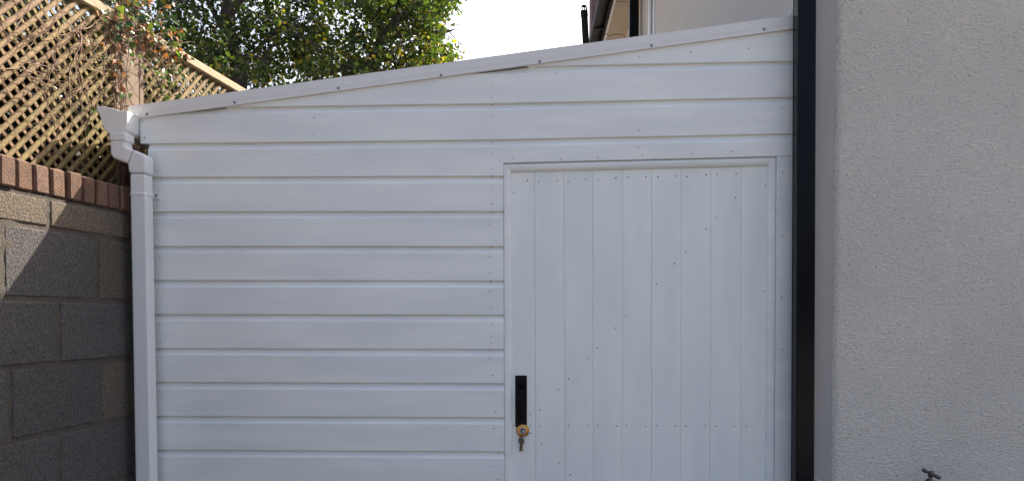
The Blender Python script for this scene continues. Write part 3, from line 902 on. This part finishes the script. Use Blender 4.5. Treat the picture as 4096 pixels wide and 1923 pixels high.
mb.build('branches', 'bark', hedge)

# ================================================================== TREES
def tree(label, dist_y, trunk_px, limbs_px, crown_px, nleaves, leaf, mat, seed, bias, group='trees behind the shed', tr=0.075):
    """pixel paths are laid out on the plane y = dist_y, then given depth"""
    rg = random.Random(seed)
    tp = [PY(x, y, dist_y) for x, y in trunk_px]
    foot = Vector((tp[0].x - 0.1, dist_y, 0))
    t = thing('tree', foot, label, 'tree', group)
    pts = [foot, Vector((tp[0].x-0.05, dist_y, tp[0].z*0.5))] + tp
    n = len(pts)
    MB().tube(pts, [tr*1.5*(1 - 0.62*i/(n-1)) for i in range(n)], 12).build('trunk', 'bark', t)
    for path, r0 in limbs_px:
        lp = []
        dy = 0
        for i, (x, y) in enumerate(path):
            dy += rg.uniform(-0.12, 0.12)
            lp.append(PY(x, y, dist_y + dy))
        m_ = len(lp)
        MB().tube(lp, [r0*(1 - 0.7*i/(m_-1)) for i in range(m_)], 8).build('limb', 'bark', t)
    cs = []
    tw = MB()
    for (cx_, cy_, rx_, ry_, cnt, b_) in crown_px:
        for i in range(cnt):
            w = rg.uniform(0, 2*math.pi); q_ = rg.random()**0.5
            x, y = cx_ + rx_*q_*math.cos(w), cy_ + ry_*q_*math.sin(w)
            yy = dist_y + 0.35 + rg.gauss(0, 0.5)
            p = PY(x, y, yy)
            if p.z < 1.9: continue
            r_ = rg.uniform(0.09, 0.21)
            cs.append((p.x, p.y, p.z, r_, b_ + bias + rg.uniform(-0.12, 0.12)))
            if rg.random() < 0.75:
                a_ = p + Vector((math.copysign(rg.uniform(.05,.35), pts[-1].x-p.x), rg.uniform(-.3,.3), rg.uniform(-.3,.2)))
                tw.tube([a_, a_.lerp(p, 0.5) + Vector((rg.uniform(-.06,.06),rg.uniform(-.06,.06),rg.uniform(-.02,.06))), p + Vector((0,0,-r_*0.5))], [0.007,0.005,0.002], 4, cap=False)
    tw.build('twigs', 'bark', t, kind='stuff')
    leaf_cloud('crown', cs, nleaves, leaf, mat, t, 'stuff', seed)
    return t
tree('dark green tree with upright trunk behind the mossy lattice', 4.6,
     [(945,520),(955,330),(940,230),(900,100),(930,-120),(880,-420)],
     [([(940,235),(1010,225),(1065,245),(1090,230)],0.035), ([(1060,250),(1080,190),(1130,165)],0.03), ([(925,160),(860,60),(800,-60)],0.04), ([(915,60),(1010,-60),(1090,-200)],0.04), ([(945,260),(880,210),(800,190)],0.022),
      ([(1170,130),(1260,180),(1290,250)],0.018), ([(1000,225),(1120,110),(1210,60)],0.02)],
     [(520,-30,190,110,34,0.0),(760,60,270,260,95,0.0),(980,-20,330,260,95,0.02),(700,-240,380,250,60,0.0),(1000,190,260,120,40,0.12),(1130,280,170,60,30,0.15),(860,260,160,60,26,0.05),(650,190,140,100,30,0.0),(1180,30,150,160,40,0.1),(1000,-400,450,260,50,0.0)],
     14000, 0.053, 'leaf_dark', 21, 0.0)
tree('yellowing tree with curved bough rising over the white roof edge', 5.2,
     [(1330,520),(1385,330),(1400,270),(1395,262),(1470,265),(1500,215),(1540,120),(1600,70),(1660,30),(1720,-60)],
     [([(1400,268),(1330,290),(1260,320)],0.03), ([(1470,268),(1530,285),(1560,300)],0.025), ([(1415,300),(1417,160),(1420,60),(1430,-40)],0.012),
      ([(1430,165),(1500,180)],0.010), ([(1600,270),(1650,215)],0.012), ([(1540,120),(1480,20),(1440,-100)],0.03), ([(1600,70),(1700,60),(1780,90)],0.012)],
     [(1420,90,200,200,75,0.05),(1600,150,180,190,80,0.14),(1620,0,170,130,60,0.05),(1300,220,140,110,40,0.10),(1720,60,100,110,30,0.05),(1740,230,80,80,26,0.20),(1500,-220,330,200,70,0.05),(1760,-60,90,80,18,0.0),(1560,270,170,60,24,0.2)],
     13000, 0.052, 'leaf_yellow', 33, 0.05, tr=0.055)

# ================================================================== HOUSE
HX, HY = 1.05, -0.030
HE = 4.60
XE = PY(4094.5, 1923, HY).x
house = thing('house', (2.5, 3.0, 0), 'grey rendered house with roughcast front and beige side wall above the shed', 'house')
HD = 9.0
xq = PY(3336, 900, HY).x
# gable front: smooth margin strip + roughcast field standing slightly proud
mb = MB(); mb.box((HX, HY+0.002, 0), (xq, HY+0.02, HE+0.3)); mb.build('margin_strip', 'render_smooth', house)
n_z, n_x = 220, 60
vs, fs = [], []
for i in range(n_z+1):
    z = (HE+0.3)*i/n_z
    edge = xq + 0.004*noise.noise(Vector((0.3, z*22, 0))) + 0.002*noise.noise(Vector((5.3, z*90, 0)))
    for j in range(n_x+1):
        x = edge + (XE - edge)*j/n_x
        d = 0.004 + 0.0025*noise.noise(Vector((x*6, z*6, 2)))
        if j == 0: d = -0.004
        vs.append((x, HY - d, z))
for i in range(n_z):
    for j in range(n_x):
        a = i*(n_x+1)+j
        fs.append((a, a+1, a+n_x+2, a+n_x+1))
mb = MB(); mb.add(vs, fs, True); mb.build('roughcast_front', 'roughcast', house, normals=False)
mb = MB(); mb.box((xq+0.001, HY+0.003, 0), (XE, HY+0.02, HE+0.3)); mb.build('front_core', 'render_smooth', house)
MB().box((HX+0.001, HY+0.021, 0), (HX+0.2, HD, HE+0.02)).build('side_wall', 'wall_side', house)
MB().box((XE+0.002, HY+0.03, 0), (XE+0.09, HY+0.12, HE)).build('door_frame', 'fascia', house)
MB().box((XE+0.092, HY+0.09, 0), (XE+1.2, HY+0.11, HE)).build('door_pane', 'glass_dark', house)
MB().box((XE+1.2, HY+0.0, 0), (6.0, HY+0.2, HE+0.3)).build('front_core', 'render_smooth', house)
# roof over the house
mb = MB(); rx = 0.70; rid = 4.2
mb.prism([Vector((rx,-0.2,HE+0.16)), Vector((rid,-0.2,HE+0.16+(rid-rx)*0.62)), Vector((7.5,-0.2,HE+0.16)), Vector((7.5,-0.2,HE+0.26)), Vector((rid,-0.2,HE+0.28+(rid-rx)*0.62)), Vector((rx,-0.2,HE+0.26))], (0,HD+0.4,0))
mb.build('roof', 'roof_tile', house)
# soffit boards, fascia, gutter along the eaves
fx = 0.815
ys = [0.0, 1.5, 3.0, 4.72, 6.3, 7.6, HD]
for y0, y1 in zip(ys[:-1], ys[1:]):
    MB().box((fx+0.026, y0+0.012, HE+0.001), (HX+0.0, y1-0.012, HE+0.012)).build('soffit_board', 'soffit', house)
MB().box((fx+0.001, 0, HE-0.004), (fx+0.024, HD, HE+0.010), 0.002).build('soffit_bead', 'white_trim', house)
MB().box((fx-0.02, 0, HE+0.005), (fx, HD, HE+0.17)).build('fascia_board', 'fascia', house)
gut = []
for k in range(9):
    w = math.pi + math.pi*k/8
    gut.append(Vector((fx-0.078+0.056*math.cos(w), 0, HE+0.10+0.056*math.sin(w))))
mb = MB(); inner = [p + (Vector((fx-0.078,0,HE+0.10))-p)*0.06 for p in gut]
mb.prism(gut + inner[::-1], (0, HD, 0)); gt = mb.build('eaves_gutter', 'fascia', house)
for y in (4.6, 5.5, 6.4, 7.3, 8.2):
    MB().box((fx-0.14, y, HE+0.025), (fx-0.0, y+0.03, HE+0.043)).build('gutter_bracket', 'fascia', gt)
# white corner trims far along the side wall
def trim(pxa, pxb, mat, pro, name):
    a_, b_ = PXp(pxb, 60, HX), PXp(pxa, 60, HX)
    MB().box((HX-pro, a_.y, 2.0), (HX+0.02, b_.y, HE-0.002)).build(name, mat, house)
trim(2597, 2604, 'white_trim', 0.012, 'wall_trim')
trim(2616, 2621, 'white_trim', 0.012, 'wall_trim')
trim(2609, 2615.5, 'fascia', 0.006, 'wall_trim')
# far downpipe on the side wall
fp = thing('far_downpipe', (1.0, 4.4, 0), 'dark downpipe on beige side wall beyond the shed roof', 'downpipe')
mb = MB(); pA, pB = PY(2519, 80, 4.38), PY(2556, 80, 4.38)
mb.box((pA.x, 4.38, 0), (pB.x, 4.47, HE+0.03), 0.008); mb.build('pipe', 'dark_pvc', fp)
MB().box((pA.x-0.007, 4.395, 0.5), (pA.x-0.0005, 4.40, HE-0.01)).build('sky_glint', 'white_trim', fp)  # white strip stands in for sky reflected on the pipe's left face
# near dark downpipe at the corner of the house
dp = thing('corner_downpipe', (1.063, -0.07, 0), 'tall glossy black square downpipe between white shed and grey wall', 'downpipe')
NY = -0.105
tA, tB = PY(3193, 60, NY), PY(3267, 60, NY)  # pipe widened on the right to include the contact shadow beside it
bA, bB = PY(3184, 1900, NY), PY(3259, 1900, NY)
def at_z(p, q_, z): return p.x + (q_.x - p.x)*(z - p.z)/(q_.z - p.z)
mb = MB(); z0, z1 = 0.05, 4.5
mb.prism([Vector((at_z(tA,bA,z0),NY,z0)), Vector((at_z(tB,bB,z0),NY,z0)), Vector((at_z(tB,bB,z1),NY,z1)), Vector((at_z(tA,bA,z1),NY,z1))], (0, 0.064, 0))
mb.build('pipe', 'dark_pvc', dp, bevel=0.006)
mb = MB(); mb.prism([Vector((at_z(tA,bA,z)-0.0012,NY+0.050,z)) for z in (0.06, 4.4)] + [Vector((at_z(tA,bA,z)+0.01,NY+0.050,z)) for z in (4.4, 0.06)], (0, 0.003, 0))
mb.build('seam', 'dark_pvc', dp)
for zc in (0.5, 3.3):
    MB().box((at_z(tA,bA,zc)-0.004, NY-0.003, zc), (at_z(tB,bB,zc)+0.004, HY+0.001, zc+0.03), 0.002).build('pipe_clip', 'dark_pvc', dp)
# lead flashing corner at the top of the trim
c = PY(3174, 40, 0.03)
mb = MB(); a_, b_, c_ = PY(3155,64,0.02), PY(3178,34,0.02), PY(3178,62,0.02)
mb.prism([a_, b_, b_+Vector((0,0,-0.008)), a_+Vector((0.006,0,-0.001))], (0,0.12,0))
mb.build('flashing', 'white_trim', shed)

# ================================================================== OUTDOOR TAP
tp_ = PY(3725, 1893, HY-0.075)
tap = thing('garden_tap', Vector((tp_.x, HY, tp_.z-0.06)), 'dark brass garden tap with T handle at foot of roughcast wall', 'tap')
up = Vector((0.16, -0.05, 1)).normalized()
mb = MB(); mb.lathe(tp_ - up*0.060, up, [(0.0001,0),(0.013,0),(0.0145,0.006),(0.0145,0.020),(0.0160,0.022),(0.0160,0.030),(0.0135,0.036),(0.0065,0.041),(0.0058,0.046),(0.0055,0.060)], 18)
mb.build('bonnet', 'key_dark', tap)
mb = MB(); mb.lathe(tp_ - up*0.012, up, [(0.0001,0),(0.0075,0),(0.0110,0.004),(0.0118,0.012),(0.0105,0.019),(0.0060,0.0225),(0.0001,0.0235)], 16)
mb.build('handle_hub', 'key_dark', tap)
hd = Vector((1, -0.15, -0.50)).normalized()
mb = MB()
for s in (1, -1):
    prof = [(0.005,0.0045),(0.012,0.0050),(0.018,0.0072),(0.028,0.0080),(0.034,0.0070),(0.0365,0.003)]
    mb.tube([tp_ + hd*s*p + up*(0.002*s*0) for p, r_ in prof], [r_ for p, r_ in prof], 10)
mb.build('t_handle', 'key_dark', tap)
bc = tp_ - up*0.066
mb = MB()
mb.tube([Vector((bc.x, HY+0.01, bc.z-0.004)), Vector((bc.x, bc.y+0.03, bc.z-0.004)), bc + Vector((0,0,-0.004)), bc + Vector((0,-0.025,-0.006)), bc + Vector((0,-0.045,-0.022)), bc + Vector((0,-0.050,-0.050))], [0.011,0.011,0.015,0.012,0.011,0.0105], 12)
mb.build('spout', 'key_dark', tap)
MB().lathe(Vector((bc.x, HY-0.001, bc.z-0.004)), (0,-1,0), [(0.0001,0.006),(0.024,0.006),(0.026,0.0),(0.026,-0.01)], 20).build('wall_plate', 'key_dark', tap)

# small white overflow pipe
wp = PY(3273, 1915, HY-0.045)
ov = thing('overflow_pipe', Vector((wp.x, HY, wp.z-0.1)), 'short white plastic pipe end at foot of the black downpipe', 'pipe')
mb = MB(); mb.tube([Vector((wp.x, HY+0.02, wp.z-0.022)), Vector((wp.x, HY-0.018, wp.z-0.020)), Vector((wp.x, HY-0.034, wp.z-0.013)), Vector((wp.x, HY-0.060, wp.z-0.0125)), Vector((wp.x+0.001, HY-0.078, wp.z-0.014))], 0.0115, 14)
mb.build('elbow', 'white_trim', ov)
MB().lathe(Vector((wp.x+0.001, HY-0.079, wp.z-0.014)), (0,-1,0), [(0.0118,-0.012),(0.0136,-0.011),(0.0136,0.001),(0.0095,0.001),(0.0092,-0.006),(0.0001,-0.006)], 16).build('collar', 'white_trim', ov)

# ================================================================== VENT PIPE, CHIMNEY, CABLE
vy = 4.2
vt, vb = PY(2337.5, 62, vy), PY(2344, 185, vy)
vent = thing('vent_pipe', Vector((vb.x+0.05, vy, 0)), 'slim dark vent pipe with caged top rising behind the roof edge', 'vent pipe')
r_v = 0.5*(PY(2354,120,vy).x - PY(2327,120,vy).x)
dirv = (vt - vb).normalized()
base = vb - dirv*(vb.z/dirv.z)
MB().tube([base, vt], r_v, 16).build('pipe', 'fascia', vent)
MB().lathe(vt - dirv*0.01, dirv, [(r_v*1.02,-0.005),(r_v*1.12,0.0),(r_v*1.10,0.045),(r_v*0.98,0.05)], 18).build('collar', 'fascia', vent)
ct = vt + dirv*0.038
cg = MB()
for k in range(9):
    w = 2*math.pi*k/9
    a_ = Vector((math.cos(w), math.sin(w), 0))
    cg.tube([ct + a_*r_v*0.98, ct + a_*r_v*0.86 + dirv*0.03, ct + a_*r_v*0.6 + dirv*0.052], 0.0032, 5)
cg.lathe(ct + dirv*0.042, dirv, [(r_v*0.74,0.0),(r_v*0.70,0.008),(r_v*0.4,0.014),(0.0001,0.015)], 14)
cg.build('cage_cap', 'fascia', vent)
cy_ = 11.5
ca, cb = PY(2366, 60, cy_), PY(2420, 60, cy_)
chm = thing('chimney_stack', Vector(((ca.x+cb.x)/2+0.2, cy_+0.3, 0)), 'reddish brown rendered stack far behind the dark eaves gutter', 'chimney')
MB().box((ca.x, cy_, 0), (ca.x+0.75, cy_+0.6, 9.0), 0.01).build('stack', 'chimney', chm)
MB().box((ca.x-0.04, cy_-0.04, 9.001), (ca.x+0.79, cy_+0.64, 9.15), 0.01).build('cap', 'chimney', chm)
# cable sagging from the vent pipe to the eaves
pts = [PY(x, y, 4.3 + 0.02*i) for i, (x, y) in enumerate([(2362,172),(2368,155),(2376,146),(2386,139.5),(2400,139),(2412,138),(2427,137),(2433,143),(2440,146),(2452,140),(2470,138),(2487,137.5),(2495,143),(2500,149),(2504,160),(2510,185)])]
sm = []
for i in range(len(pts)-1):
    for t in (0, 0.33, 0.67): sm.append(pts[i].lerp(pts[i+1], t))
tag(MB().tube(sm + [pts[-1]], 0.0028, 6).build('cable', 'fascia'), 'thin black cable sagging under the eaves beside vent pipe', 'cable')
